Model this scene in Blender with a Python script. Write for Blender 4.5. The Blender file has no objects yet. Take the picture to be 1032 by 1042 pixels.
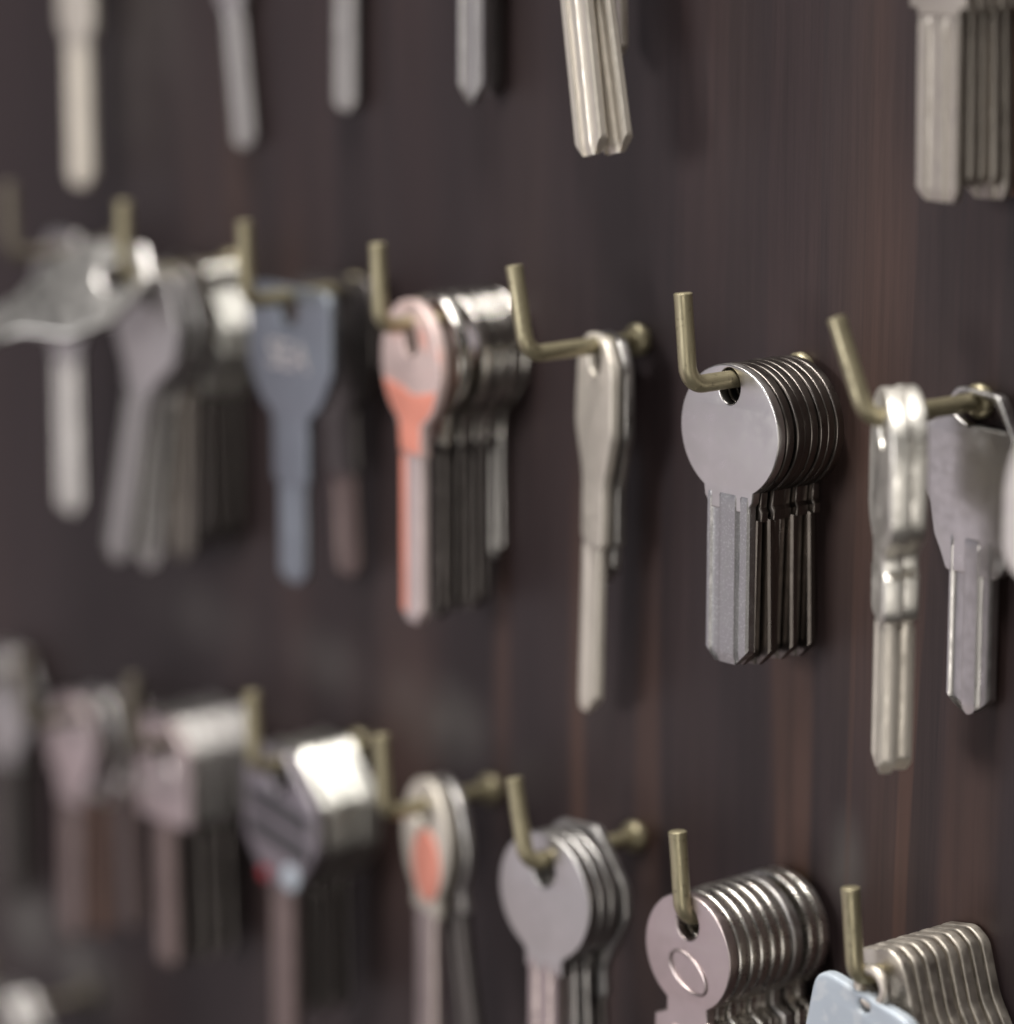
import bpy, bmesh, math, random
from mathutils import Vector, Matrix
R = math.radians
random.seed(7)
sc = bpy.context.scene
col = sc.collection
MM = 0.001
S = 0.044          # hook spacing along a row
ROW = 0.0993       # drop between rows
L = 0.0291         # shank length, board to bend
H = 0.0164         # height of the upturned end
WR = 0.00165       # wire radius

# ------------------------------------------------------------------ materials
def nt(m):
    m.use_nodes = True
    t = m.node_tree
    t.nodes.clear()
    return t, t.nodes, t.links

def N(ns, kind, **kw):
    n = ns.new(kind)
    for k, v in kw.items():
        if k.startswith('i_'):
            n.inputs[k[2:].replace('_', ' ')].default_value = v
        else:
            setattr(n, k, v)
    return n

def metal(name, colr, rough=.36, metallic=1.0, var=.07, scratch=.16, spots=0.0, spotcol=(.03, .025, .02), spotscale=900, spotlo=.60):
    m = bpy.data.materials.new(name)
    t, ns, ln = nt(m)
    out = N(ns, 'ShaderNodeOutputMaterial')
    b = N(ns, 'ShaderNodeBsdfPrincipled')
    b.inputs['Metallic'].default_value = metallic
    ln.new(b.outputs[0], out.inputs[0])
    tc = N(ns, 'ShaderNodeTexCoord')
    oi = N(ns, 'ShaderNodeObjectInfo')
    off = N(ns, 'ShaderNodeVectorMath', operation='SCALE')
    cmb = N(ns, 'ShaderNodeCombineXYZ')
    for k in range(3):
        ln.new(oi.outputs['Random'], cmb.inputs[k])
    ln.new(cmb.outputs[0], off.inputs[0]); off.inputs['Scale'].default_value = 3.7
    add = N(ns, 'ShaderNodeVectorMath', operation='ADD')
    ln.new(tc.outputs['Object'], add.inputs[0]); ln.new(off.outputs[0], add.inputs[1])
    # broad tarnish
    n1 = N(ns, 'ShaderNodeTexNoise'); n1.inputs['Scale'].default_value = 130; n1.inputs['Detail'].default_value = 4
    ln.new(add.outputs[0], n1.inputs['Vector'])
    r1 = N(ns, 'ShaderNodeMapRange'); r1.inputs['From Min'].default_value = .3; r1.inputs['From Max'].default_value = .7
    r1.inputs['To Min'].default_value = 1 - var * .7; r1.inputs['To Max'].default_value = 1 + var * .5
    ln.new(n1.outputs['Fac'], r1.inputs['Value'])
    r2 = N(ns, 'ShaderNodeMapRange'); r2.inputs['To Min'].default_value = .86; r2.inputs['To Max'].default_value = 1.08
    ln.new(oi.outputs['Random'], r2.inputs['Value'])
    mu = N(ns, 'ShaderNodeMath', operation='MULTIPLY')
    ln.new(r1.outputs[0], mu.inputs[0]); ln.new(r2.outputs[0], mu.inputs[1])
    sca = N(ns, 'ShaderNodeVectorMath', operation='SCALE')
    sca.inputs[0].default_value = colr
    ln.new(mu.outputs[0], sca.inputs['Scale'])
    base = sca.outputs[0]
    # tarnish specks
    if spots > 0:
        v = N(ns, 'ShaderNodeTexNoise'); v.inputs['Scale'].default_value = spotscale; v.inputs['Detail'].default_value = 3
        ln.new(add.outputs[0], v.inputs['Vector'])
        rr = N(ns, 'ShaderNodeMapRange'); rr.inputs['From Min'].default_value = spotlo; rr.inputs['From Max'].default_value = spotlo + .12
        rr.inputs['To Max'].default_value = spots
        ln.new(v.outputs['Fac'], rr.inputs['Value'])
        mx = N(ns, 'ShaderNodeMix', data_type='RGBA')
        ln.new(rr.outputs[0], mx.inputs['Factor']); ln.new(base, mx.inputs['A']); mx.inputs['B'].default_value = (*spotcol, 1)
        base = mx.outputs['Result']
    ln.new(base, b.inputs['Base Color'])
    # roughness
    n2 = N(ns, 'ShaderNodeTexNoise'); n2.inputs['Scale'].default_value = 420; n2.inputs['Detail'].default_value = 5
    ln.new(add.outputs[0], n2.inputs['Vector'])
    r3 = N(ns, 'ShaderNodeMapRange'); r3.inputs['From Min'].default_value = .3; r3.inputs['From Max'].default_value = .7
    r3.inputs['To Min'].default_value = rough * .8; r3.inputs['To Max'].default_value = rough * 1.25
    ln.new(n2.outputs['Fac'], r3.inputs['Value']); ln.new(r3.outputs[0], b.inputs['Roughness'])
    # fine scratches: stretched noise bump
    mp = N(ns, 'ShaderNodeMapping'); mp.inputs['Scale'].default_value = (2600, 2600, 160)
    mp.inputs['Rotation'].default_value = (0, R(12), 0)
    ln.new(add.outputs[0], mp.inputs['Vector'])
    n3 = N(ns, 'ShaderNodeTexNoise'); n3.inputs['Scale'].default_value = 1; n3.inputs['Detail'].default_value = 2
    ln.new(mp.outputs[0], n3.inputs['Vector'])
    bp = N(ns, 'ShaderNodeBump'); bp.inputs['Strength'].default_value = scratch; bp.inputs['Distance'].default_value = .00006
    ln.new(n3.outputs['Fac'], bp.inputs['Height'])
    ln.new(bp.outputs[0], b.inputs['Normal'])
    return m

def paint(name, colr, rough=.45, coat=.0):
    return metal(name, colr, rough, metallic=0.0, var=.10, scratch=.1)

M = dict(
    nickel=metal('nickel', (.565, .545, .53), .34),
    bright=metal('bright_nickel', (.70, .67, .63), .28),
    dull=metal('dull_nickel', (.46, .44, .43), .42),
    dark=metal('dark_shaded_metal', (.15, .135, .13), .40),  # on rear blades their shade is put into this dark colour
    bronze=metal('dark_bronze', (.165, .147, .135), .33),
    pale=metal('pale_brass', (.68, .625, .55), .42, metallic=.55),
    sand=metal('sanded_nickel_silver', (.61, .56, .495), .5, spots=.15),
    sandgrey=metal('dull_nickel_silver', (.43, .39, .345), .5, spots=.1),
    blue=metal('bluish_steel', (.31, .335, .375), .45),
    hook=metal('aged_brass', (.345, .305, .20), .38, metallic=.65, spots=.5, scratch=.5),
    pink_refl=metal('pink_reflection', (.92, .50, .42), .32, metallic=.25, spots=.75, spotcol=(.62, .55, .54), spotscale=120, spotlo=.36),  # red reflections and grey gloss patches put into the base colour
    rosydark=metal('rosy_dark_reflection', (.275, .215, .205), .42),  # blades' darker reflection put into the base colour
    gleam=metal('polished_nickel', (.52, .51, .475), .33),
    chrome=metal('chrome', (.60, .575, .54), .2),
    satin=metal('satin_nickel', (.84, .81, .75), .42),
    rose=metal('rose_white', (.74, .62, .61), .42, metallic=.5),
    hook_dark=metal('tarnished_brass', (.17, .145, .115), .5, metallic=.5, spots=.5),
    salmon=paint('salmon_reflection', (.80, .30, .22), .4),  # flat colour painted where keys reflect something red
    pink=metal('rosy_metal', (.56, .475, .465), .38),
    paleblue=metal('pale_blue_enamel', (.44, .49, .55), .45, metallic=.15, spots=.45, spotcol=(.60, .62, .64), spotscale=300, spotlo=.5),
    black=paint('charcoal_plastic', (.035, .033, .036), .45),
    greyp=metal('grey_head', (.30, .275, .295), .42),
    red=paint('red_enamel', (.30, .02, .03), .4),
    copperdull=metal('dull_copper', (.34, .22, .175), .45),
    pitted=metal('pitted_nickel', (.44, .43, .43), .42, spots=.4, spotcol=(.75, .75, .75), spotscale=2600, spotlo=.55),
)

def board_material():
    m = bpy.data.materials.new('dark_stained_wood')
    t, ns, ln = nt(m)
    out = N(ns, 'ShaderNodeOutputMaterial'); b = N(ns, 'ShaderNodeBsdfPrincipled'); ln.new(b.outputs[0], out.inputs[0])
    tc = N(ns, 'ShaderNodeTexCoord')
    def noise(scale, detail=3, rough=.55, rot=0, loc=(0, 0, 0)):
        mp = N(ns, 'ShaderNodeMapping'); mp.inputs['Scale'].default_value = scale; mp.inputs['Rotation'].default_value = (0, rot, 0); mp.inputs['Location'].default_value = loc
        ln.new(tc.outputs['Object'], mp.inputs['Vector'])
        n = N(ns, 'ShaderNodeTexNoise'); n.inputs['Scale'].default_value = 1
        n.inputs['Detail'].default_value = detail; n.inputs['Roughness'].default_value = rough
        ln.new(mp.outputs[0], n.inputs['Vector'])
        return n.outputs['Fac']
    def ramp(fac, stops):
        r = N(ns, 'ShaderNodeValToRGB'); ln.new(fac, r.inputs[0])
        e = r.color_ramp.elements
        e[0].position, e[0].color = stops[0][0], (*stops[0][1], 1)
        e[1].position, e[1].color = stops[-1][0], (*stops[-1][1], 1)
        for p, c in stops[1:-1]:
            k = e.new(p); k.color = (*c, 1)
        return r.outputs[0]
    def mix(f, a, bb, mode='MIX'):
        x = N(ns, 'ShaderNodeMix', data_type='RGBA', blend_type=mode)
        for s, v in (('Factor', f), ('A', a), ('B', bb)):
            if isinstance(v, (int, float)): x.inputs[s].default_value = v
            elif isinstance(v, tuple): x.inputs[s].default_value = (*v, 1)
            else: ln.new(v, x.inputs[s])
        return x.outputs['Result']
    # veneer strips: stepped bands of uneven width along x
    sx = N(ns, 'ShaderNodeSeparateXYZ'); ln.new(tc.outputs['Object'], sx.inputs[0])
    wob = noise((25, 25, 3), 1)
    ma = N(ns, 'ShaderNodeMath', operation='MULTIPLY_ADD'); ln.new(wob, ma.inputs[0]); ma.inputs[1].default_value = .02
    ln.new(sx.outputs[0], ma.inputs[2])
    k1 = N(ns, 'ShaderNodeMath', operation='MULTIPLY'); ln.new(ma.outputs[0], k1.inputs[0]); k1.inputs[1].default_value = 85
    fl = N(ns, 'ShaderNodeMath', operation='FLOOR'); ln.new(k1.outputs[0], fl.inputs[0])
    wn = N(ns, 'ShaderNodeTexWhiteNoise', noise_dimensions='1D'); ln.new(fl.outputs[0], wn.inputs['W'])
    big = noise((26, 26, 3.5), 2, loc=(3.3, 0, 1.7))
    c = ramp(big, [(.30, (.0230, .0152, .0165)), (.47, (.0285, .0188, .0202)), (.60, (.036, .0235, .0235)), (.76, (.066, .038, .030))])
    strip = ramp(wn.outputs['Value'], [(0, (.80, .80, .82)), (.6, (1, 1, 1)), (1, (1.3, 1.18, 1.12))])
    c = mix(.55, c, mix(1, c, strip, 'MULTIPLY'))
    grain = ramp(noise((260, 260, 7), 4, .6), [(.3, (.72, .72, .74)), (.5, (1, 1, 1)), (.7, (1.28, 1.22, 1.2))])
    c = mix(.55, c, mix(1, c, grain, 'MULTIPLY'))
    pores = ramp(noise((1500, 1500, 30), 2, .6), [(.3, (.7, .7, .7)), (.55, (1, 1, 1)), (.75, (1.15, 1.12, 1.1))])
    c = mix(.6, c, mix(1, c, pores, 'MULTIPLY'))
    # worn, dusty rubbed patches around the hooks (each a soft-edged stain with its own outline)
    dust = noise((45, 45, 22), 4, .6)
    tot = None
    for (x, z, rx, rz, k) in DUST:
        cx = N(ns, 'ShaderNodeVectorMath', operation='SUBTRACT'); ln.new(tc.outputs['Object'], cx.inputs[0]); cx.inputs[1].default_value = (x, 0, z)
        sc_ = N(ns, 'ShaderNodeVectorMath', operation='MULTIPLY'); ln.new(cx.outputs[0], sc_.inputs[0]); sc_.inputs[1].default_value = (1 / rx, 0, 1 / rz)
        le = N(ns, 'ShaderNodeVectorMath', operation='LENGTH'); ln.new(sc_.outputs[0], le.inputs[0])
        mr = N(ns, 'ShaderNodeMapRange', interpolation_type='SMOOTHSTEP'); ln.new(le.outputs['Value'], mr.inputs['Value'])
        mr.inputs['From Min'].default_value = 1; mr.inputs['From Max'].default_value = 0; mr.inputs['To Max'].default_value = k
        if tot is None: tot = mr.outputs[0]
        else:
            a = N(ns, 'ShaderNodeMath', operation='ADD'); ln.new(tot, a.inputs[0]); ln.new(mr.outputs[0], a.inputs[1]); tot = a.outputs[0]
    dr = N(ns, 'ShaderNodeMapRange'); ln.new(dust, dr.inputs['Value']); dr.inputs['From Min'].default_value = .3; dr.inputs['From Max'].default_value = .65
    dm = N(ns, 'ShaderNodeMath', operation='MULTIPLY', use_clamp=True); ln.new(tot, dm.inputs[0]); ln.new(dr.outputs[0], dm.inputs[1])
    c = mix(dm.outputs[0], c, (.13, .118, .11))
    for (x, z, rx, rz, k) in STREAK:                     # reddish heartwood streaks in the veneer
        cx = N(ns, 'ShaderNodeMath', operation='SUBTRACT'); ln.new(ma.outputs[0], cx.inputs[0]); cx.inputs[1].default_value = x + .01
        q = N(ns, 'ShaderNodeMath', operation='DIVIDE'); ln.new(cx.outputs[0], q.inputs[0]); q.inputs[1].default_value = rx
        aq = N(ns, 'ShaderNodeMath', operation='ABSOLUTE'); ln.new(q.outputs[0], aq.inputs[0])
        m1 = N(ns, 'ShaderNodeMapRange', interpolation_type='SMOOTHSTEP'); ln.new(aq.outputs[0], m1.inputs['Value'])
        m1.inputs['From Min'].default_value = 1.1; m1.inputs['From Max'].default_value = .6; m1.inputs['To Max'].default_value = k
        cz = N(ns, 'ShaderNodeMath', operation='SUBTRACT'); ln.new(sx.outputs[2], cz.inputs[0]); cz.inputs[1].default_value = z
        qz = N(ns, 'ShaderNodeMath', operation='DIVIDE'); ln.new(cz.outputs[0], qz.inputs[0]); qz.inputs[1].default_value = rz
        az = N(ns, 'ShaderNodeMath', operation='ABSOLUTE'); ln.new(qz.outputs[0], az.inputs[0])
        m2 = N(ns, 'ShaderNodeMapRange', interpolation_type='SMOOTHSTEP'); ln.new(az.outputs[0], m2.inputs['Value'])
        m2.inputs['From Min'].default_value = 1; m2.inputs['From Max'].default_value = .1
        mm = N(ns, 'ShaderNodeMath', operation='MULTIPLY'); ln.new(m1.outputs[0], mm.inputs[0]); ln.new(m2.outputs[0], mm.inputs[1])
        c = mix(mm.outputs[0], c, mix(.7, (.078, .042, .032), mix(1, (.078, .042, .032), grain, 'MULTIPLY')))
    ln.new(c, b.inputs['Base Color'])
    b.inputs['Roughness'].default_value = .5
    b.inputs['Specular IOR Level'].default_value = .35
    bp = N(ns, 'ShaderNodeBump'); bp.inputs['Strength'].default_value = .25; bp.inputs['Distance'].default_value = .0003
    ln.new(noise((400, 400, 9), 3), bp.inputs['Height']); ln.new(bp.outputs[0], b.inputs['Normal'])
    return m

# ------------------------------------------------------------------ mesh helpers
def finish(me, mat, ang=35):
    me.materials.clear(); me.materials.append(mat)
    for p in me.polygons: p.use_smooth = True
    try: me.set_sharp_from_angle(angle=R(ang))
    except Exception: pass
    return me

def plate(name, outline, holes, t, bev, mat):
    """a stamped plate: outline and holes in mm in the x-z plane, rounded edges"""
    cu = bpy.data.curves.new(name, 'CURVE'); cu.dimensions = '2D'; cu.fill_mode = 'BOTH'
    for pts in [outline] + holes:
        sp = cu.splines.new('POLY'); sp.points.add(len(pts) - 1)
        for p, q in zip(sp.points, pts): p.co = (q[0], q[1], 0, 1)
        sp.use_cyclic_u = True
    cu.extrude = t / 2 - bev; cu.bevel_depth = bev; cu.bevel_resolution = 3; cu.offset = -bev
    ob = bpy.data.objects.new(name, cu); col.objects.link(ob)
    dg = bpy.context.evaluated_depsgraph_get()
    me = bpy.data.meshes.new_from_object(ob.evaluated_get(dg))
    bpy.data.objects.remove(ob); bpy.data.curves.remove(cu)
    for v in me.vertices:
        x, y, z = v.co
        v.co = (x * MM, -z * MM, y * MM)
    bm = bmesh.new(); bm.from_mesh(me); bmesh.ops.remove_doubles(bm, verts=bm.verts, dist=1e-7)
    bmesh.ops.recalc_face_normals(bm, faces=bm.faces); bm.to_mesh(me); bm.free()
    me.name = name
    return finish(me, mat)

def blade_mesh(name, w, zt, zb, t, grooves, tip, mat, x0=0.0):
    """milled blade: cross-section with grooves swept down from zt to zb (mm)"""
    n = 33
    xs = [-w / 2 + w * i / (n - 1) for i in range(n)]
    def depth(x, side):
        d = 0
        for (gx, gw, gd, gs) in grooves:
            if gs == side:
                q = abs(x - gx) / gw
                if q < 1: d = max(d, gd * min(1, (1 - q) * 3.0))
        return d
    ln_ = zt - zb
    tl = min(5.0, w * .6)
    zs = [zt, zt - .6, zt - 1.4, zt - 2.4, zt - 3.4, zt - 4.6] + [zt - 4.6 - (ln_ - 4.6 - tl) * i / 5 for i in range(1, 5)] + [zb + tl * (1 - i / 8) for i in range(0, 9)]
    bm = bmesh.new(); rings = []
    for z in zs:
        run = max(0, min(1, (zt - 1.0 - z) / 2.6)); run = math.sin(run * math.pi / 2)   # groove run-out under the bow
        k = max(0, (zb + tl - z) / tl)              # 0..1 into the tip
        lo, hi = -w / 2, w / 2
        if tip == 'point':
            lo, hi = -w / 2 * (1 - .93 * k), w / 2 * (1 - .93 * k)
        elif tip == 'blunt':
            q = max(0, k - .45) / .55; lo, hi = -w / 2 + w * .22 * q, w / 2 - w * .30 * q
        elif tip == 'spike':
            q = max(0, k - .35) / .65; f = (1 - q) ** .75 if q < 1 else 0
            lo, hi = -w / 2 * max(.06, f), w / 2 * max(.06, f)
        elif tip == 'slant':
            lo = -w / 2; hi = w / 2 - w * .62 * max(0, k - .15) / .85
        elif tip == 'round':
            q = max(0, k - .2) / .8; f = math.sqrt(max(.04, 1 - q * q)); lo, hi = -w / 2 * f, w / 2 * f
        elif tip == 'skew':
            q = max(0, k - .3) / .7; lo = -w / 2 + w * .25 * q ** 2; hi = w / 2 - w * .12 * q ** 3
        ring = []
        thin = 1 - .35 * max(0, k - .6) / .4 - .42 * max(0, 1 - (zt - z) / 2.2)
        for s in (-1, 1):
            for x in (xs if s < 0 else xs[::-1]):
                xx = min(max(x, lo), hi)
                e = min(1, min(xx - (-w / 2), w / 2 - xx) / .45 + .55)
                y = s * (t / 2 * e * thin - depth(x, s) * run)
                ring.append(bm.verts.new(((xx + x0) * MM, y * MM, z * MM)))
        rings.append(ring)
    m = 2 * n
    for a, b in zip(rings, rings[1:]):
        for i in range(m):
            try: bm.faces.new((a[i], a[(i + 1) % m], b[(i + 1) % m], b[i]))
            except ValueError: pass
    for rg, flip in ((rings[0], 1), (rings[-1], 0)):
        for i in range(n - 1):
            q = (rg[i], rg[i + 1], rg[m - 2 - i], rg[m - 1 - i])
            bm.faces.new(q[::-1] if flip else q)
    bmesh.ops.remove_doubles(bm, verts=bm.verts, dist=2e-6)
    bmesh.ops.recalc_face_normals(bm, faces=bm.faces)
    me = bpy.data.meshes.new(name); bm.to_mesh(me); bm.free()
    return finish(me, mat, 28)

def tube_mesh(name, path, rad, mat, seg=20, closed=False):
    """path: Vectors (m); rad: float or list"""
    bm = bmesh.new(); rings = []
    n = len(path)
    up = None
    for i, p in enumerate(path):
        if closed: d = (path[(i + 1) % n] - path[i - 1]).normalized()
        else: d = (path[min(i + 1, n - 1)] - path[max(i - 1, 0)]).normalized()
        if up is None:
            up = Vector((1, 0, 0)) if abs(d.x) < .9 else Vector((0, 1, 0))
        up = (up - d * up.dot(d)).normalized(); sd = d.cross(up)
        r = rad[i] if isinstance(rad, (list, tuple)) else rad
        rings.append([bm.verts.new(p + (up * math.cos(2 * math.pi * k / seg) + sd * math.sin(2 * math.pi * k / seg)) * r) for k in range(seg)])
    prs = list(zip(rings, rings[1:])) + ([(rings[-1], rings[0])] if closed else [])
    for a, b in prs:
        for i in range(seg): bm.faces.new((a[i], a[(i + 1) % seg], b[(i + 1) % seg], b[i]))
    if not closed:
        bm.faces.new(rings[0][::-1]); bm.faces.new(rings[-1])
    bmesh.ops.recalc_face_normals(bm, faces=bm.faces)
    me = bpy.data.meshes.new(name); bm.to_mesh(me); bm.free()
    return finish(me, mat, 40)

def arc(cx, cz, rx, rz, a0, a1, n=40):
    return [(cx + rx * math.cos(R(a0 + (a1 - a0) * i / n)), cz + rz * math.sin(R(a0 + (a1 - a0) * i / n))) for i in range(n + 1)]

def circ(cx, cz, r, rz=None, n=28):
    rz = rz or r
    return [(cx + r * math.cos(2 * math.pi * i / n), cz + rz * math.sin(2 * math.pi * i / n)) for i in range(n)]

def rounded(pts, r, n=5):
    out = []
    k = len(pts)
    for i in range(k):
        p0, p, p1 = Vector(pts[i - 1]), Vector(pts[i]), Vector(pts[(i + 1) % k])
        a, b = (p0 - p), (p1 - p)
        q = min(r, a.length * .45, b.length * .45)
        s, e = p + a.normalized() * q, p + b.normalized() * q
        for j in range(n + 1):
            u = j / n
            out.append(tuple(s * (1 - u) ** 2 + p * 2 * u * (1 - u) + e * u * u))
    return out

def disc_bow(d, top, wn, zneck, wide=None, zst=None, hd=None):
    """round head whose top is `top` mm above the hook wire, running into a neck of half-width wn"""
    hd = hd or d
    cz = top - hd / 2
    a = math.degrees(math.acos(min(1, wn / (d / 2))))
    pts = arc(0, cz, d / 2, hd / 2, -a, 180 + a, 56)
    if wide:
        pts += [(-wide, pts[-1][1] - .8), (-wide, zst), (-wn, zst - .6), (-wn, zneck), (wn, zneck), (wn, zst - .6), (wide, zst), (wide, pts[0][1] - .8)]
    else:
        pts += [(-wn, zneck), (wn, zneck)]
    return pts

def moved(me, dy):
    for v in me.vertices: v.co.y += dy
    return me

G1 = [(-2.2, 1.3, .7, -1), (1.9, .9, .75, -1), (-.4, 1.2, .7, 1), (3.2, .8, .6, 1)]
G2 = [(-1.2, 1.5, .65, -1), (2.6, .9, .6, -1), (.9, 1.3, .65, 1)]
G3 = [(-2.4, .9, .5, -1), (.2, .8, .7, -1), (2.7, .9, .5, -1), (1.2, 1.2, .6, 1)]

# ------------------------------------------------------------------ key kinds
# every key hangs from z = 0 (top of its hole resting on the wire); parts: bow, blade (+ extras)
KIND = {}
def kind(name, outline, holes, t, bev, bowmat, bl, blmat=None, extras=(), drop=0, draft=0):
    outline = [(x, z - drop) for x, z in outline]
    bl = (bl[0], bl[1] - drop, bl[2] - drop) + tuple(bl[3:])
    for _, em in extras:
        for v in em.vertices: v.co.z -= drop * MM
    me = plate('bow', outline, holes, t, bev, M[bowmat])
    if draft:                                        # stamped edge with draft: front face smaller than the back
        for v in me.vertices:
            q = 1 - draft * max(0, min(1, (t / 2 - v.co.y / MM) / t))
            v.co.x *= q; v.co.z = (v.co.z / MM + 8 + drop) * q * MM - (8 + drop) * MM
        me.update(); finish(me, M[bowmat], 30)
    bm_ = blade_mesh('blade', *bl[:6], M[blmat or bowmat], *(bl[6:]))
    KIND[name] = dict(bow=me, blade=bm_, extras=extras)

hole = lambda r, rz=None: circ(0, -(rz or r), r, rz)

# sharp round stack in the middle row
ro = disc_bow(25.4, 4.2, 6.4, -22.0, hd=24.5)
ro[-2:] = [(-6.2, -20.4), (-5.4, -21.4), (-5.4, -22.5), (5.4, -22.5), (5.4, -21.4), (6.2, -20.4)]
rh = circ(0, -1.55, 2.75, 3.35)
kind('round_face', ro, [rh], 1.9, .28, 'nickel', (10.9, -18.2, -51.0, 2.3, [(-3.2, 1.2, .55, -1), (2.6, .55, .8, -1), (-.6, 1.2, .6, 1)], 'blunt'), 'pitted', drop=1.8)
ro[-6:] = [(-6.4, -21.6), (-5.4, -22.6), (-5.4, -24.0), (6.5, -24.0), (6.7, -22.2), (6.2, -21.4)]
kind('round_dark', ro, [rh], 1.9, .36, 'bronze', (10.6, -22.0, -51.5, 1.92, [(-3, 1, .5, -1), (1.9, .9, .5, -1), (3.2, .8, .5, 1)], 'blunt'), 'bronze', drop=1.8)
# oval-stamped round stack, lower row
ro = disc_bow(22.8, 6.4, 5.4, -26, hd=22.4)
ro[-2:] = [(-5.4, -17.2), (-8.6, -18.6), (-8.6, -23.5), (-5.0, -24.6), (-5.0, -26), (5.0, -26), (5.0, -24.6), (8.6, -23.5), (8.6, -18.6), (5.4, -17.2)]
oh = [circ(0, -1.6, 2.9, 3.2)]
ov = [Vector((x * MM, -.00118, z * MM)) for x, z in [(.4 + 5.4 * math.cos(a) * .86 + 3.1 * math.sin(a) * .42, -8.6 - 5.4 * math.cos(a) * .46 + 3.1 * math.sin(a) * .88) for a in [2 * math.pi * i / 40 for i in range(40)]]]
oval = tube_mesh('embossed_oval', ov, .00032, M['pink'], 8, True)
kind('oval_face', ro, oh, 2.2, .35, 'pink', (7.6, -18.0, -52, 2.6, [(-.6, 1.3, .6, -1), (1.2, 1, .6, 1)], 'blunt'), 'pink_refl', [('embossed_oval', oval)], drop=2.4)
kind('oval_nickel', ro, oh, 2.45, .6, 'bright', (8.6, -25.2, -52, 1.9, G2, 'blunt'), 'nickel', drop=2.4)
kind('oval_dark', ro, oh, 2.4, .5, 'dull', (8.6, -25.2, -52, 1.9, G2, 'blunt'), 'dark', drop=2.4)
# broad round bow, lower row
ro = disc_bow(26.6, 6.0, 6.6, -19.8, hd=25.5)
ro[-2:] = [(-5.4, -18.9), (-5.4, -22), (5.4, -22), (5.4, -18.9)]
bh = [circ(0, -2.4, 3.2, 3.6)]
kind('broad_face', ro, bh, 2.2, .4, 'nickel', (8.6, -18.6, -58, 2.6, G2, 'blunt'), 'pink', drop=1.2)
kind('broad', ro, bh, 2.0, .5, 'nickel', (10.5, -21, -58, 1.8, G2, 'blunt'), 'dull', drop=1.2)
# six-sided bow
hx = rounded([(-6, 7.5), (6, 7.5), (13.5, -4), (13.5, -10), (6, -21), (6, -27), (-6, -27), (-6, -21), (-13.5, -10), (-13.5, -4)], 1.6)
kind('hex', hx, [circ(0, -3.2, 3.2)], 2.1, .6, 'dull', (9.5, -26, -57, 1.8, G1, 'point'), 'dark')
hb = rounded([(-5, 4.5), (5, 4.5), (12, -5), (12, -13), (5.5, -21), (5.5, -24), (-5.5, -24), (-5.5, -21), (-12, -13), (-12, -5)], 1.5)
sb_ = rounded([(-4, 3), (4, 3), (4.6, -2.2), (6.0, -3.4), (12.6, -10.5), (12.6, -16), (6, -23), (6, -26), (-6, -26), (-6, -23), (-12.6, -16), (-12.6, -8), (-12, -5), (-5.4, -4)], 1.4)
kind('hex_bright', sb_, [circ(0, -2.6, 2.6)], 2.4, .3, 'gleam', (8.5, -25, -60, 1.9, G1, 'point'), 'dark', draft=.10)
kind('plate_bright', [(x * .92, z * 1.25) for x, z in hb], [circ(0, -3.0, 3.0)], 2.8, 1.2, 'nickel', (9, -28, -64, 2, G1, 'round'), 'nickel')
kind('hex_plain', hb, [circ(0, -3.0, 3.0)], 2.0, .5, 'nickel', (9, -23, -60, 1.8, G1, 'blunt'), 'nickel')
kind('hex_swing', hb, [circ(0, -2.2, 3.0, 3.4)], 2.0, .5, 'nickel', (8, -23, -65, 1.8, G1, 'blunt'), 'nickel', drop=1.6)
kind('hex_left', hb, [circ(0, -3.0, 3.0)], 2.0, .7, 'dull', (8, -23, -58, 1.8, G1, 'blunt'), 'dark')
kind('hex_olive', hb, [circ(0, -3.0, 3.0)], 2.0, .5, 'bronze', (9, -23, -63, 1.8, G1, 'blunt'), 'bronze')
# slim long key
lg = rounded([(-4.5, 4.2), (4.5, 4.2), (8.6, -1), (9.2, -14), (5.6, -24), (5.6, -36), (4.2, -37), (-4.6, -37), (-4.8, -24), (-9.2, -14), (-8.6, -1)], 2.2)
kind('long', lg, [circ(0, -2.6, 3.1, 3.6)], 2.3, .55, 'pale', (8.4, -35.6, -71, 1.9, [(0, 2.2, .5, -1), (1, 1.4, .5, 1)], 'slant'), 'pale', drop=2.6)
kind('long_grey', lg, [circ(0, -2.6, 3.1, 3.6)], 2.3, .55, 'nickel', (8.4, -35.6, -45, 1.9, [(0, 2.2, .5, -1)], 'slant'), 'nickel', drop=2.6)
# thick rounded bow seen on its edge
ED = [(-3.6, 4.5), (3.6, 4.5), (9.3, 1.6), (11.8, -5), (11.8, -19.5), (5.2, -23.4), (5.2, -26.6), (6.6, -27.2), (6.6, -36), (-6.6, -36), (-6.6, -27.2), (-5.2, -26.6), (-5.2, -23.4), (-11.8, -19.5), (-11.8, -5), (-9.3, 1.6)]
ed = rounded(ED, 3.6)
kind('edge', ed, [circ(0, -3.0, 3.0)], 3.7, .6, 'satin', (10, -35, -63, 2.9, [(-1.4, 1.2, .7, -1), (1.6, 1.2, .7, 1)], 'blunt'), 'pale')
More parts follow.
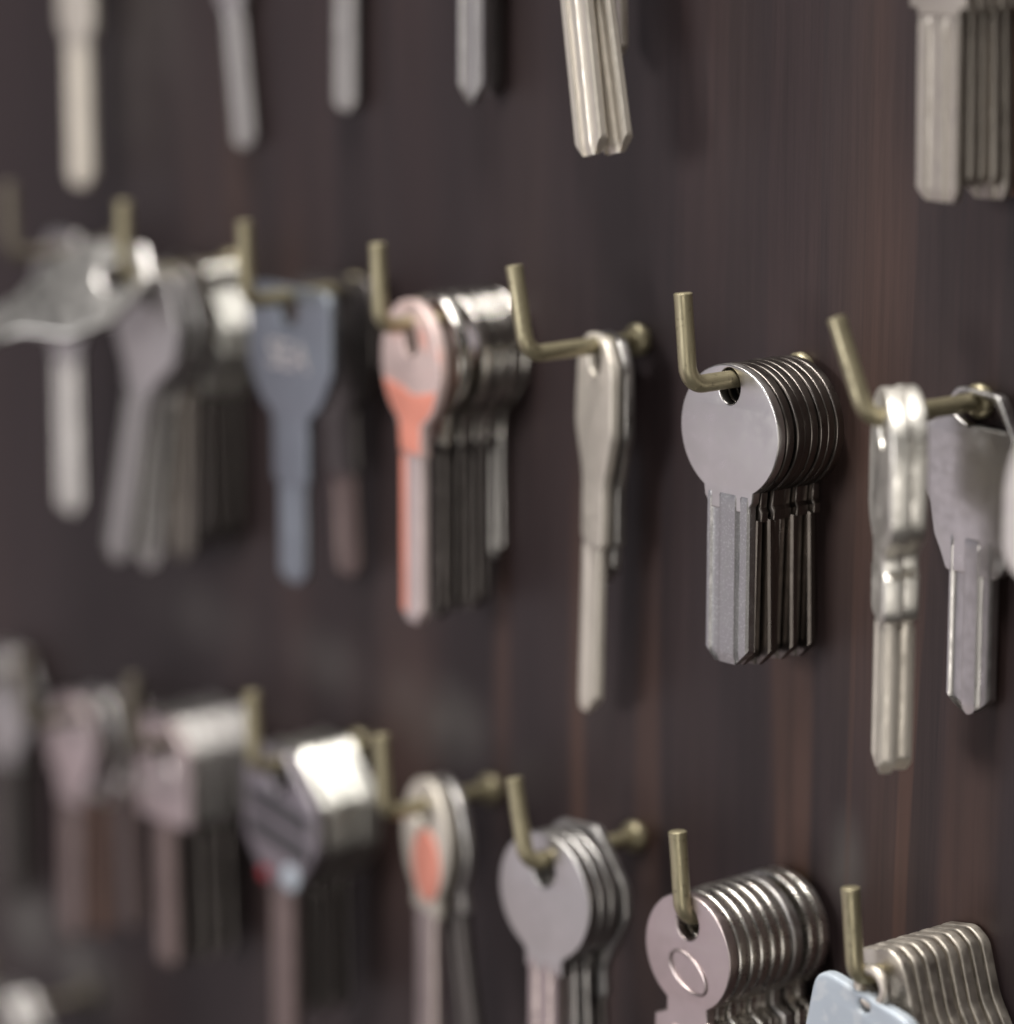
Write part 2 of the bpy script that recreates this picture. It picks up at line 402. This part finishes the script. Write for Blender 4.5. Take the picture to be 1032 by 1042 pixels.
# wide stepped bow with a strap over the wire
ws = rounded([(-4.5, 5.4), (5.5, 4.8), (11, -6), (12.5, -8), (12.5, -22), (8.2, -24.5), (7.4, -28.5), (6.0, -30), (-6.0, -30), (-7.4, -26.5), (-9, -23.5), (-10.2, -17), (-12.5, -13.5), (-12.5, -2.5), (-9.6, -1.6)], 1.0)
kind('stepped', [(x, z * .93) for x, z in ws], [rounded([(-7, -.2), (-3, 2.6), (4, 2.2), (8, -3.2), (-2, -3.0)], .8)], 2.2, .4, 'nickel', (10.0, -20.0, -53.0, 2.6, [(-2.7, 1.5, .8, -1), (3.0, 1.0, .8, -1), (.3, 1.3, .6, 1)], 'spike'), 'nickel', drop=1.5)
# grey-blue square bow
sq = rounded([(-11, 3.4), (11, 3.4), (13.2, 1.5), (13.2, -14), (9.5, -21), (5.6, -24), (5.6, -37), (4.6, -38.5), (-4.6, -38.5), (-5.6, -37), (-5.6, -24), (-9.5, -21), (-13.2, -14), (-13.2, 1.5)], 1.6)
kind('square_blue', [(x * 1.08, z) for x, z in sq], [circ(0, -3.2, 2.9, 3.2)], 2.3, .45, 'blue', (9, -37.4, -59.5, 1.9, [(.6, 1.6, .5, -1), (-1, 1.4, .5, 1)], 'round'), 'blue', drop=1.8)
kind('square_dark', sq, [circ(0, -2.8, 2.9, 2.8)], 2.3, .6, 'dark', (8, -37.4, -60, 1.9, G2, 'round'), 'rosydark')
# round key with its red reflection painted coral, and ring bows of its stack
rg = disc_bow(25.5, 5.4, 6, -24, hd=26)
rg[-2:] = [(-5.2, -20.8), (-4.8, -25.6), (4.8, -25.6), (5.2, -20.8)]
strip = moved(plate('painted_reflection', [(-4.0, -26.0), (-1.9, -26.0), (-1.9, -58), (-4.0, -58)], [], .5, .12, M['salmon']), -.00085)  # red reflection along the blade edge, painted as a thin strip
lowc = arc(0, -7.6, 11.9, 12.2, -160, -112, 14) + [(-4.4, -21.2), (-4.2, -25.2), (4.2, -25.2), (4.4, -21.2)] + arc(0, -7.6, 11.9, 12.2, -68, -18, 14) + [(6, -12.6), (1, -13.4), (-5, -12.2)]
lowp = moved(plate('painted_reflection', lowc, [], .4, .1, M['salmon']), -.00104)  # red reflection on the lower bow, painted as a thin plate
kind('coral', rg, [circ(0, -3.0, 3.0)], 2.2, .5, 'pink_refl', (8.2, -24.6, -60, 1.9, [], 'blunt'), 'rose', [('painted_reflection', strip), ('painted_reflection', lowp)])
kind('ring', rg, [circ(0, -5.6, 7.4, 5.6)], 2.2, .45, 'chrome', (9, -25, -61, 1.8, G3, 'blunt'), 'dark', draft=.05)
kind('ring_dark', rg, [circ(0, -3.0, 3.0)], 2.1, .45, 'chrome', (9, -25, -60, 1.8, G3, 'blunt'), 'dark', draft=.045)
kind('ring_grey', rg, [circ(0, -3.0, 3.0)], 2.1, 1.0, 'chrome', (9, -25, -50, 1.8, G3, 'blunt'), 'nickel')
# lower-left kinds
s0 = rounded([(-9.6, 4.0), (3.5, 4.4), (10.4, -2.6), (10.4, -18.6), (9.4, -19.8), (-9.4, -19.8), (-10.4, -18.6), (-10.4, 2)], 1.4)
dr = [Vector((x * MM, -.00125, z * MM)) for x, z in circ(0, -9.5, 5.4, 3.6, 36)]
drm = tube_mesh('embossed_oval', dr, .0004, M['dull'], 8, True)
kind('square_rosy', s0, [circ(0, -2.8, 2.8)], 2.3, .7, 'pink', (7.6, -19, -53, 2.1, G2, 'blunt'), 'rosydark', [('embossed_oval', drm)])
kind('square_nickel', s0, [circ(0, -2.8, 2.8)], 2.4, .3, 'dull', (7.6, -19, -53, 2.0, G2, 'blunt'), 'dark', draft=.055)
o0 = disc_bow(20, 4.2, 5, -22, hd=23)
kind('oblong_rosy', o0, [circ(0, -2.8, 2.8)], 2.3, .6, 'pink', (7.6, -20, -55, 2.0, G2, 'round'), 'rosydark')
kind('oblong_copper', o0, [circ(0, -2.8, 2.8)], 2.3, .9, 'nickel', (5.4, -20, -55, 2.0, G2, 'round'), 'copperdull')
kind('oblong_dark', o0, [circ(0, -2.8, 2.8)], 2.3, .35, 'chrome', (5.4, -20, -55, 2.0, G2, 'round'), 'rosydark', draft=.11)
# charcoal ribbed bow and the bright chamfered blanks behind it
ch = rounded([(-9, 9.5), (2.5, 9.5), (13, -1.5), (13, -11), (5.5, -20.5), (-5.5, -20.5), (-13, -11), (-13, 4)], 1.8)
slot = lambda z0: plate('stripe', rounded([(-10.5, z0 + 2.2), (9.5, z0 - 1.2), (10, z0 - 5.4), (-10, z0 - 1.6)], .8), [], .5, .15, M['black'])
dotr = moved(plate('red_dot', circ(-5.2, -18.6, 1.6), [], .5, .15, M['red']), -.0019)
dotb = moved(plate('pale_dot', circ(4.0, -17.6, 2.9), [], .5, .15, M['paleblue']), -.0019)
kind('ribbed', ch, [circ(0, -3.4, 3.4)], 3.4, 1.0, 'greyp', (8.2, -19.5, -62, 2.2, G2, 'blunt'), 'rosydark', drop=7.2, extras=
     [('stripe', moved(slot(-2.0), -.0018)), ('stripe', moved(slot(-8.4), -.0018)), ('red_dot', dotr), ('pale_dot', dotb)])
kind('chamfer', ch, [circ(0, -3.4, 3.4)], 2.6, .3, 'gleam', (9, -19.5, -50, 1.9, G2, 'blunt'), 'dark', drop=7.2, draft=.09)
# key whose red reflection is painted on as a salmon inlay
ki = disc_bow(20.5, 5.2, 5.6, -23, hd=26)
refl_oval = moved(plate('reflection', circ(1.4, -12.6, 6.0, 7.6, 40), [], .7, .3, M['salmon']), -.0012)  # red reflection in the bow, painted as a raised oval
kind('reflection', ki, [circ(-1, -2.4, 3.4, 2.5)], 2.3, .7, 'pale', (8.2, -20.6, -58, 2.1, G2, 'blunt'), 'pink', [('reflection', refl_oval)])
kind('inlay_grey', ki, [circ(0, -3.6, 4.2, 3.6)], 2.3, .7, 'nickel', (8.6, -21, -58, 2.1, G2, 'blunt'), 'dark')  # no inlay: grey key behind the one with the painted red reflection
# pale blue bow and the sandy shouldered blanks behind it
pb = disc_bow(26, 3.0, 6, -26, hd=25)
ln_ = tube_mesh('groove_line', [Vector(((-10 + 20 * i / 12) * MM, -.00122, (.2 - .02 * i - 2.2) * MM)) for i in range(13)], .00018, M['dull'], 6)
pb = rounded([(-12, 3.0), (12.5, 3.0), (12.5, -15), (6, -22), (6, -25), (-6, -25), (-6, -22), (-12.5, -15)], 4.2)
lp = tube_mesh('loop', [Vector(((.4 + 3.1 * math.cos(a)) * MM, 0, (4.5 + 3.1 * math.sin(a)) * MM)) for a in [2 * math.pi * i / 36 for i in range(36)]], .00105, M['sand'], 10, True)
kind('pale_blue', pb, [circ(.4, 1.0, 1.3, 1.3)], 2.8, .7, 'paleblue', (9, -24, -52, 2, G2, 'blunt'), 'nickel', [('groove_line', ln_), ('loop', lp)])
sh = rounded([(-6.5, 3.0), (-4.5, 6.4), (2.5, 7.6), (5.6, 5.6), (8.6, -4), (11.5, -8.5), (14.6, -14.5), (14.6, -19), (6.0, -24), (-6.0, -24), (-12.0, -18), (-12.5, -12), (-8, -6), (-7.0, -1)], 1.3)
kind('shouldered', sh, [circ(-.5, -2.2, 3.0)], 2.3, .45, 'sand', (9, -23, -56, 1.9, G1, 'blunt'), 'sand', drop=2.9)
# top row
tp = disc_bow(24, 4.5, 7.5, -26, hd=25)
tp[-2:] = [(-7.5, -24), (-5.6, -33), (5.6, -33), (7.5, -24)]
def top(nm, mat, w, zb, g, tip, zn=-33):
    o = disc_bow(24, 4.5, 7.0, -24, hd=25)
    o[-2:] = [(-7.0, -22), (-w / 2 - 2.6, zn + 4), (-w / 2 - .5, zn), (w / 2 + .5, zn), (w / 2 + 2.6, zn + 4), (7.0, -22)]
    kind(nm, o, [circ(0, -3, 3)], 2.2, .5, mat, (w, zn + 1, zb, 1.9, g, tip), mat)
top('top_cream', 'pale', 8.6, -86.5, G2, 'blunt', -54)
top('top_slim', 'dull', 6.6, -74.6, G2, 'round', -45)
top('top_grey', 'dull', 7.2, -63.6, G2, 'round')
top('top_point', 'dull', 7.0, -58.6, G2, 'point')
top('top_dark', 'dark', 7.0, -57, G2, 'blunt')
top('top_gold', 'pale', 9.0, -64.5, [(-1.9, .9, .7, -1), (2.2, 1.2, .5, -1), (.4, 1.3, .6, 1)], 'blunt')
top('top_spear', 'pale', 8.6, -49, G3, 'point')
def topstack(nm, zb, mat='sandgrey', w=9.6):
    o = disc_bow(24, 4.5, 7.0, -24, hd=25)
    o[-2:] = [(-6.6, -22), (-6.6, -32.6), (-4.8, -32.8), (-4.8, -34), (4.8, -34), (4.8, -32.8), (6.6, -32.6), (6.6, -22)]
    kind(nm, o, [circ(0, -3, 3)], 2.1, .4, mat, (w, -33, zb, 2.0, [(-1.2, 1.2, .5, -1), (2.6, .9, .5, -1)], 'skew'), mat)
topstack('top_sand', -65); topstack('top_sand_b', -62.5); topstack('top_brown', -64.5, 'copperdull')

# ------------------------------------------------------------------ objects
def tag(o, label, cat, group=None):
    o['label'] = label; o['category'] = cat
    if group: o['group'] = group

LOW = {(0, 1): .05, (-1, 1): .085, (-2, 1): .09}     # hooks screwed in a little low
def contact(c, r, s):
    return Vector((c * S, -L + s * MM, -r * ROW + WR))

def key(kd, c, r, s, label, group=None, turn=0, swing=0, lean=0, dx=0, dz=0):
    """one key on hook (c, r), s mm along its shank; turn about z, swing in its own plane, lean forward"""
    k = KIND[kd]
    o = bpy.data.objects.new('key', None); col.objects.link(o)
    o.empty_display_size = .005
    p = contact(c, r + LOW.get((c, r), 0), s)
    o.location = p + Vector((dx * MM, 0, dz * MM))
    o.rotation_mode = 'QUATERNION'
    o.rotation_quaternion = (Matrix.Rotation(R(turn), 4, 'Z') @ Matrix.Rotation(R(lean), 4, 'X') @ Matrix.Rotation(R(swing), 4, 'Y')).to_quaternion()
    tag(o, label, 'key', group)
    for nm, me in [('bow', k['bow']), ('blade', k['blade'])] + list(k['extras']):
        ch_ = bpy.data.objects.new(nm, me); col.objects.link(ch_); ch_.parent = o
    return o

ORD = ['front', 'second', 'third', 'fourth', 'fifth', 'sixth', 'seventh', 'eighth', 'ninth', 'tenth']

# ---- hooks
def hook_mesh(lean, mat):
    rb = 3.4
    pts = [Vector((0, .004, 0)), Vector((0, -.004, 0)), Vector((0, -L + .010, 0))]
    for i in range(0, 9):
        a = R(90 * i / 8)
        pts.append(Vector((0, -L + (rb - rb * math.sin(a)) * MM, (rb - rb * math.cos(a)) * MM)))
    zs = [.006, .009, .012, .0150, .0160]
    for z in zs: pts.append(Vector((0, -L, z)))
    pts += [Vector((0, -L, H - .0001)), Vector((0, -L, H + .0001))]
    rad = [WR] * (len(pts) - 3) + [WR * 1.04, WR * 1.04, WR * .86]
    sh_ = math.tan(R(lean))
    for p in pts:
        if p.z > 0: p.x -= p.z * sh_
    return tube_mesh('hook_wire', pts, rad, M[mat], 20)
_hm = {}
def collar_mesh(mat):
    prof = [(.0004, .0012), (.0, .0026), (-.0008, .0031), (-.0018, .0031), (-.0026, .0025), (-.0029, .0016)]
    return tube_mesh('collar', [Vector((0, y, 0)) for y, _ in prof], [q for _, q in prof], M[mat], 22)
CM = {m: collar_mesh(m) for m in ('hook', 'hook_dark')}
def hook(c, r, lean, label, mat='hook'):
    if (lean, mat) not in _hm: _hm[(lean, mat)] = hook_mesh(lean, mat)
    o = bpy.data.objects.new('hook', None); col.objects.link(o); o.empty_display_size = .005
    o.location = (c * S, 0, -(r + LOW.get((c, r), 0)) * ROW)
    tag(o, label, 'hook', 'brass hooks screwed into the board')
    for nm, me in (('shank', _hm[(lean, mat)]), ('collar', CM[mat])):
        q = bpy.data.objects.new(nm, me); col.objects.link(q); q.parent = o

hook(-1, 0, 3, 'blurred brass hook at the far left end of the middle row', 'hook_dark')
hook(0, 0, 0, 'blurred brass hook above the brightly shining tilted key')
hook(1, 0, 2, 'blurred brass hook holding the grey-blue square key')
hook(2, 0, 3, 'soft-focus brass hook holding the key stack with the painted coral reflection')
hook(3, 0, 13, 'leaning brass hook holding the slim long pale key, bare shank showing')
hook(4, 0, 6, 'upright sharp brass hook through the stack of dark-edged round keys')
hook(5, 0, 25, 'strongly leaning brass hook holding keys seen edge-on')
hook(6, 0, 8, 'brass hook past the right picture edge in the middle row')
hook(-2, 1, 2, 'brass hook past the left picture edge in the lower row', 'hook_dark')
hook(-1, 1, 2, 'very blurred brass hook in the lower left corner keys', 'hook_dark')
hook(0, 1, 2, 'very blurred brass hook holding the square rosy keys', 'hook_dark')
hook(1, 1, 2, 'blurred brass hook in front of the charcoal striped key')
hook(2, 1, 3, 'soft-focus brass hook holding the key with the painted salmon reflection')
hook(3, 1, 13, 'slanting brass hook in the hole of the broad round key')
hook(4, 1, 6, 'sharp brass hook in front of the oval-stamped round key')
hook(5, 1, 6, 'bright brass hook beside the pale blue key, lower right')
for c in (-1, 0, 1, 2, 3, 5):
    hook(c, -1, 3, ['cream key', 'tilted slim grey key', 'straight grey key', 'pointed grey key', 'two swinging gold keys', 'sandy key stack'][[-1, 0, 1, 2, 3, 5].index(c)].join(['brass hook above the picture carrying the ', '']))
hook(-1.45, 1.86, 2, 'brass hook low in the bottom left corner, very blurred', 'hook_dark')

# ---- top row
key('top_cream', -1, -1, 19, 'blurred cream key hanging at the upper left corner', dz=0)
key('top_slim', 0, -1, 26, 'slim grey key hanging tilted, second from left along the top', swing=-7)
key('top_grey', 1, -1, 26, 'straight grey key with rounded tip, third along the top edge', swing=1, dx=1.5)
key('top_point', 2, -1, 22, 'grey key with pointed tip in front of a dark key, top edge', dx=2)
key('top_dark', 2, -1, 27, 'dark key behind the pointed grey key at the top edge', dx=1)
key('top_gold', 3, -1, 12, 'sharp gold-toned key swinging sideways at the top centre', swing=-12.5, turn=-4, dx=-1.6)
key('top_gold', 3, -1, 9.3, 'thin gold-toned key overlapping the sharp swinging one, left side', swing=-11.6, turn=-10, dx=-2.6)
key('top_spear', 3, -1, 19, 'gold-toned key with spear tip behind the swinging pair', swing=-2)
for i, (kd, s) in enumerate([('top_sand', 15.0), ('top_sand_b', 17.4), ('top_sand_b', 19.6), ('top_sand_b', 21.6), ('top_sand', 23.8), ('top_brown', 26.4)]):
    key(kd, 5, -1, s, ['front sandy key with rounded tip in the upper right stack', 'second sandy key in the upper right stack', 'third sandy key in the upper right stack', 'fourth sandy key in the upper right stack', 'fifth sandy key in the upper right stack', 'brown rear key against the board in the upper right stack'][i], 'sandy keys stacked at the upper right', swing=(-.8, -1.3, -1.5, -2.2, -2.4, -2.6)[i], dx=.4 + .35 * i)

# ---- middle row
key('hex_plain', -1, 0, 15, 'blurred key hanging straight below the shining tilted key, far left', dx=-1.6, dz=-2)
key('plate_bright', 0, 0, 3, 'large shining key tilted almost flat at the far left', swing=62, lean=-36, turn=24, dz=-1, dx=-3)
key('hex_swing', 0, 0, 8, 'blurred nickel key swinging left, front of its pair', 'swinging key pair', swing=15, dz=-3)
key('hex_swing', 0, 0, 12.5, 'blurred nickel key swinging left, rear of its pair', 'swinging key pair', swing=10, dz=-3)
key('hex_olive', 0, 0, 15.5, 'olive-brown blurred key between the swinging pair and bright-edged stack', swing=3, dz=-3)
for i in range(5):
    key('hex_bright', 0, 0, 17.5 + 2.5 * i, ORD[i] + ' key of the blurred stack with glaring white shoulders, middle row left', 'keys with glaring shoulders', swing=random.uniform(-2, 2), dz=-3.2)
key('square_blue', 1, 0, 11.6, 'grey-blue square-headed key with faint lettering, middle row', swing=0, dz=-1.2)
key('square_dark', 1, 0, 23, 'dark square-headed key with dull blade behind the grey-blue key', swing=-4, dz=-2)
key('coral', 2, 0, 8.4, 'key with its red reflection painted coral in front of the shiny ring stack', turn=-12, dz=-2.4)
key('ring', 2, 0, 13.5, 'key with wide open ring bow just behind the key with the painted coral reflection', 'shiny ring keys', turn=-10, dz=-1)
for i, s in enumerate((17.4, 20.8, 24.0, 27.2)):
    key('ring_grey' if i == 3 else 'ring_dark', 2, 0, s, ('first', 'second', 'third', 'last and shortest')[i] + ' of the dark-bladed keys behind the open ring key', 'shiny ring keys', swing=(.5, -.8, .6, -1)[i], dz=-1.2)
key('long', 3, 0, 18.2, 'slim long pale key hanging alone with slanted tip', swing=3, turn=-20, dz=-1.4)
key('long_grey', 3, 0, 21.6, 'short grey key tucked behind the slim long pale key', turn=-20, swing=2, dz=-1.6)
key('round_face', 4, 0, 11.0, 'round nickel key with bright smooth face, front of the sharp stack', 'round keys on the sharp middle hook', dz=-1.3)
for i in range(7):
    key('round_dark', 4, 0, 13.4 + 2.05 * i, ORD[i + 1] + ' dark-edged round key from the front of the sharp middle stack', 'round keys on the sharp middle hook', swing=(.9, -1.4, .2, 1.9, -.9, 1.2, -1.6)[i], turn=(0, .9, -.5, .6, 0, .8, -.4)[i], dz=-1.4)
key('edge', 5, 0, 6.0, 'thick bright key seen edge-on, left of its pair, right side', 'edge-on bright keys', turn=-37, swing=1, dz=-1.5)
key('edge', 5, 0, 9.9, 'thick bright key seen edge-on, right of its pair, right side', 'edge-on bright keys', turn=-37.5, swing=1, dz=-1.5)
key('stepped', 5, 0, 26, 'wide stepped grey key with spiked tip at the right edge', dz=-2.6, dx=1.6)
key('edge', 6, 0, 3, 'bright rounded key cut off by the right picture edge', dx=-2.5, dz=-2)

# ---- lower row
for i, s in enumerate((22, 25)):
    key('hex_left', -2, 1, s, ('front', 'rear')[i] + ' pale key cut off by the left edge, lower row')
for i, (kd, s) in enumerate((('oblong_rosy', 13), ('oblong_copper', 19.5), ('oblong_dark', 26.5))):
    key(kd, -1, 1, s, ('rosy blurred key with oblong head at the lower left', 'key with copper-toned blade right behind the rosy oblong key', 'rear dusky-bladed key beside the left stack of oblong keys')[i], 'oblong keys at the lower left', swing=(2, 0, -3)[i], dz=-1)
for i in range(7):
    key('square_rosy' if i == 0 else 'square_nickel', 0, 1, 8 + i * 2.9, 'rosy square-headed key with oval stamp, front of its blurred stack' if i == 0 else ORD[i] + ' key of the blurred stack behind the rosy square-headed key', 'square keys at the lower left', swing=random.uniform(-3, 3), turn=random.uniform(-1.5, 1.5))
key('ribbed', 1, 1, 8, 'charcoal key with dark slanting stripes and a red dot', dz=-1.2)
for i in range(5):
    key('chamfer', 1, 1, 11.6 + i * 2.75, ('first', 'second', 'third', 'fourth', 'rearmost')[i] + ' white-glaring key behind the charcoal striped key', 'glaring keys behind the striped key', swing=(1.6, -2.4, .6, -1.6, 2.2)[i], turn=(0, 2, -1, 1.5, 0)[i], dz=-1.2)
key('reflection', 2, 1, 11.5, 'key with its red reflection painted as a salmon oval on its bow', turn=-13, dz=-1.5)
key('inlay_grey', 2, 1, 15.5, 'grey key tilted right behind the key with the painted salmon reflection', 'grey keys behind the key with the painted salmon reflection', swing=-15, turn=-14, dz=-1.5)
key('broad_face', 3, 1, 5.4, 'broad round key with pale matte face and rosy blade', 'broad keys on the slanting hook', dz=-1)
key('broad', 3, 1, 8.0, 'second broad round key, just behind the pale matte one', 'broad keys on the slanting hook', swing=-1.5, dz=-1)
key('broad', 3, 1, 10.6, 'third broad round key, in front of the six-sided key', 'broad keys on the slanting hook', swing=-2.5, dz=-1)
key('hex', 3, 1, 14, 'six-sided key at the back of the broad round stack', swing=-5, dz=-3.5)
key('oval_face', 4, 1, 2.2, 'rosy round key stamped with an oval, front of its stack', 'oval-stamped round keys', dz=-1.1)
for i in range(8):
    s = 5.0 + 2.72 * i + (1.6 if i > 5 else 0)
    key('oval_dark' if i in (5,) else 'oval_nickel', 4, 1, s, ORD[i + 1] + ' round shiny-rimmed key from the front behind the rosy stamped key', 'oval-stamped round keys', swing=(.5, -.9, .8, -.4, 1.2, -1.8, .6, -.5)[i], dz=-1.1)
key('pale_blue', 5, 1, 1.6, 'pale blue round key at the lower right below the hook', swing=11, dz=-7.0, dx=1.2)
for i in range(8):
    key('shouldered', 5, 1, 7.0 + 2.9 * i, ORD[i] + ' sandy shouldered key from the front of the lower right stack', 'sandy shouldered keys', swing=(-1, .5, -.3, .8, -.6, .4, -.8, .2)[i], dz=-1.5)
key('square_nickel', -1.45, 1.86, 5, 'pale square-headed key peeking into the bottom left corner, front', 'bottom corner keys')
key('square_nickel', -1.45, 1.86, 9, 'pale square-headed key peeking into the bottom left corner, rear', 'bottom corner keys')

# faint lettering on the grey-blue bow
tcu = bpy.data.curves.new('lettering', 'FONT'); tcu.body = 'SEA'; tcu.size = .0085; tcu.align_x = 'CENTER'; tcu.extrude = .0002
to = bpy.data.objects.new('lettering', tcu); col.objects.link(to)
tm = bpy.data.meshes.new_from_object(to.evaluated_get(bpy.context.evaluated_depsgraph_get()))
bpy.data.objects.remove(to)
for v in tm.vertices:
    x, y, z = v.co
    v.co = (x, -z - .00125, y - .0155)
finish(tm, M['bright'])
bl = [o for o in bpy.data.objects if o.get('label', '').startswith('grey-blue square')][0]
lt = bpy.data.objects.new('lettering', tm); col.objects.link(lt)
lt.parent = [c for c in bl.children if c.name.startswith('bow')][0]

# ---- board
DUST = [(.068, -.088, .026, .014, .75), (.030, -.083, .02, .012, .4), (.189, -.091, .007, .014, .5), (-.062, -.180, .022, .014, 1.6),
        (-.092, -.174, .018, .018, 1.4), (.10, -.094, .012, .01, .25), (.118, -.07, .010, .02, .15), (-.015, -.082, .03, .012, .3), (-.035, .045, .03, .05, .4)]
STREAK = [(.1143, -.085, .0024, .085, .8), (.1725, -.08, .0052, .075, .85), (.2065, -.08, .0018, .07, .8), (.2235, -.10, .0085, .10, .55),
          (.190, -.07, .0012, .06, .45), (.088, -.06, .0032, .07, .55), (.135, -.09, .0045, .08, .5), (.020, -.03, .006, .07, .3), (.060, -.10, .012, .06, .3)]
bm = bmesh.new()
bmesh.ops.create_cube(bm, size=1)
for v in bm.verts: v.co = Vector((v.co.x * 1.5 + .05, v.co.y * .018 + .009, v.co.z * .95))
bmesh.ops.bevel(bm, geom=list(bm.edges), offset=.0015, segments=2, affect='EDGES')
me = bpy.data.meshes.new('board'); bm.to_mesh(me); bm.free()
finish(me, board_material())
bo = bpy.data.objects.new('board', me); col.objects.link(bo)
tag(bo, 'dark brown streaky wooden board behind all the hooks and keys', 'board')

# ------------------------------------------------------------------ light
w = bpy.data.worlds.new('World'); sc.world = w; w.use_nodes = True
t = w.node_tree; ns = t.nodes; ln = t.links; ns.clear()
wo = N(ns, 'ShaderNodeOutputWorld'); bg = N(ns, 'ShaderNodeBackground'); ln.new(bg.outputs[0], wo.inputs[0])
tc = N(ns, 'ShaderNodeTexCoord')
acc = None
def lobe(d, cosw, colr):
    """a soft bright area of the surrounding room in direction d"""
    global acc
    d = Vector(d).normalized()
    nm = N(ns, 'ShaderNodeVectorMath', operation='NORMALIZE'); ln.new(tc.outputs['Generated'], nm.inputs[0])
    dp = N(ns, 'ShaderNodeVectorMath', operation='DOT_PRODUCT'); ln.new(nm.outputs[0], dp.inputs[0]); dp.inputs[1].default_value = d
    mr = N(ns, 'ShaderNodeMapRange', interpolation_type='SMOOTHSTEP'); ln.new(dp.outputs['Value'], mr.inputs['Value'])
    mr.inputs['From Min'].default_value = cosw; mr.inputs['From Max'].default_value = 1
    vs = N(ns, 'ShaderNodeVectorMath', operation='SCALE'); vs.inputs[0].default_value = colr; ln.new(mr.outputs[0], vs.inputs['Scale'])
    if acc is None:
        ad = N(ns, 'ShaderNodeVectorMath', operation='ADD'); ln.new(vs.outputs[0], ad.inputs[0]); ad.inputs[1].default_value = (.026, .0245, .025)
    else:
        ad = N(ns, 'ShaderNodeVectorMath', operation='ADD'); ln.new(vs.outputs[0], ad.inputs[0]); ln.new(acc, ad.inputs[1])
    acc = ad.outputs[0]
lobe((-.66, -.62, -.42), .78, (.60, .505, .50))
lobe((-.60, -.77, -.12), .80, (.13, .16, .215))
lobe((.71, -.67, -.205), .962, (4.4, 4.2, 3.9))
ln.new(acc, bg.inputs['Color']); bg.inputs['Strength'].default_value = 1.0

def area(name, loc, target, sx, sy, power, colr):
    l = bpy.data.lights.new(name, 'AREA'); l.shape = 'RECTANGLE'; l.size = sx; l.size_y = sy; l.energy = power; l.color = colr
    o = bpy.data.objects.new(name, l); col.objects.link(o); o.location = loc
    o.rotation_euler = (Vector(target) - Vector(loc)).to_track_quat('-Z', 'Y').to_euler()
area('ceiling_lamp', (-.02, -.17, 1.10), (.08, -.02, -.05), 1.5, .07, 38, (1, .97, .92))
area('front_lamp', (.0, -1.7, .25), (.08, 0, -.02), .5, .4, 13, (1, .985, .97))

# ------------------------------------------------------------------ camera
cam = bpy.data.cameras.new('camera'); co = bpy.data.objects.new('camera', cam); col.objects.link(co)
yaw, pit = .86599, .20680
fw = Vector((-math.sin(yaw) * math.cos(pit), math.cos(yaw) * math.cos(pit), -math.sin(pit)))
co.location = (.63904, -.46535, .11035)
co.rotation_euler = fw.to_track_quat('-Z', 'Y').to_euler()
cam.sensor_fit = 'HORIZONTAL'; cam.sensor_width = 36
cam.lens = 36 * 3688.27 / 1032
cam.clip_start = .01; cam.clip_end = 50
cam.dof.use_dof = True; cam.dof.focus_distance = .650; cam.dof.aperture_fstop = 5.0
sc.camera = co
sc.view_settings.view_transform = 'Standard'; sc.view_settings.look = 'None'
sc.view_settings.exposure = 0; sc.view_settings.gamma = 1
sc.render.engine = 'CYCLES'
sc.cycles.use_denoising = True
sc.cycles.max_bounces = 8
sc.cycles.sample_clamp_indirect = 4
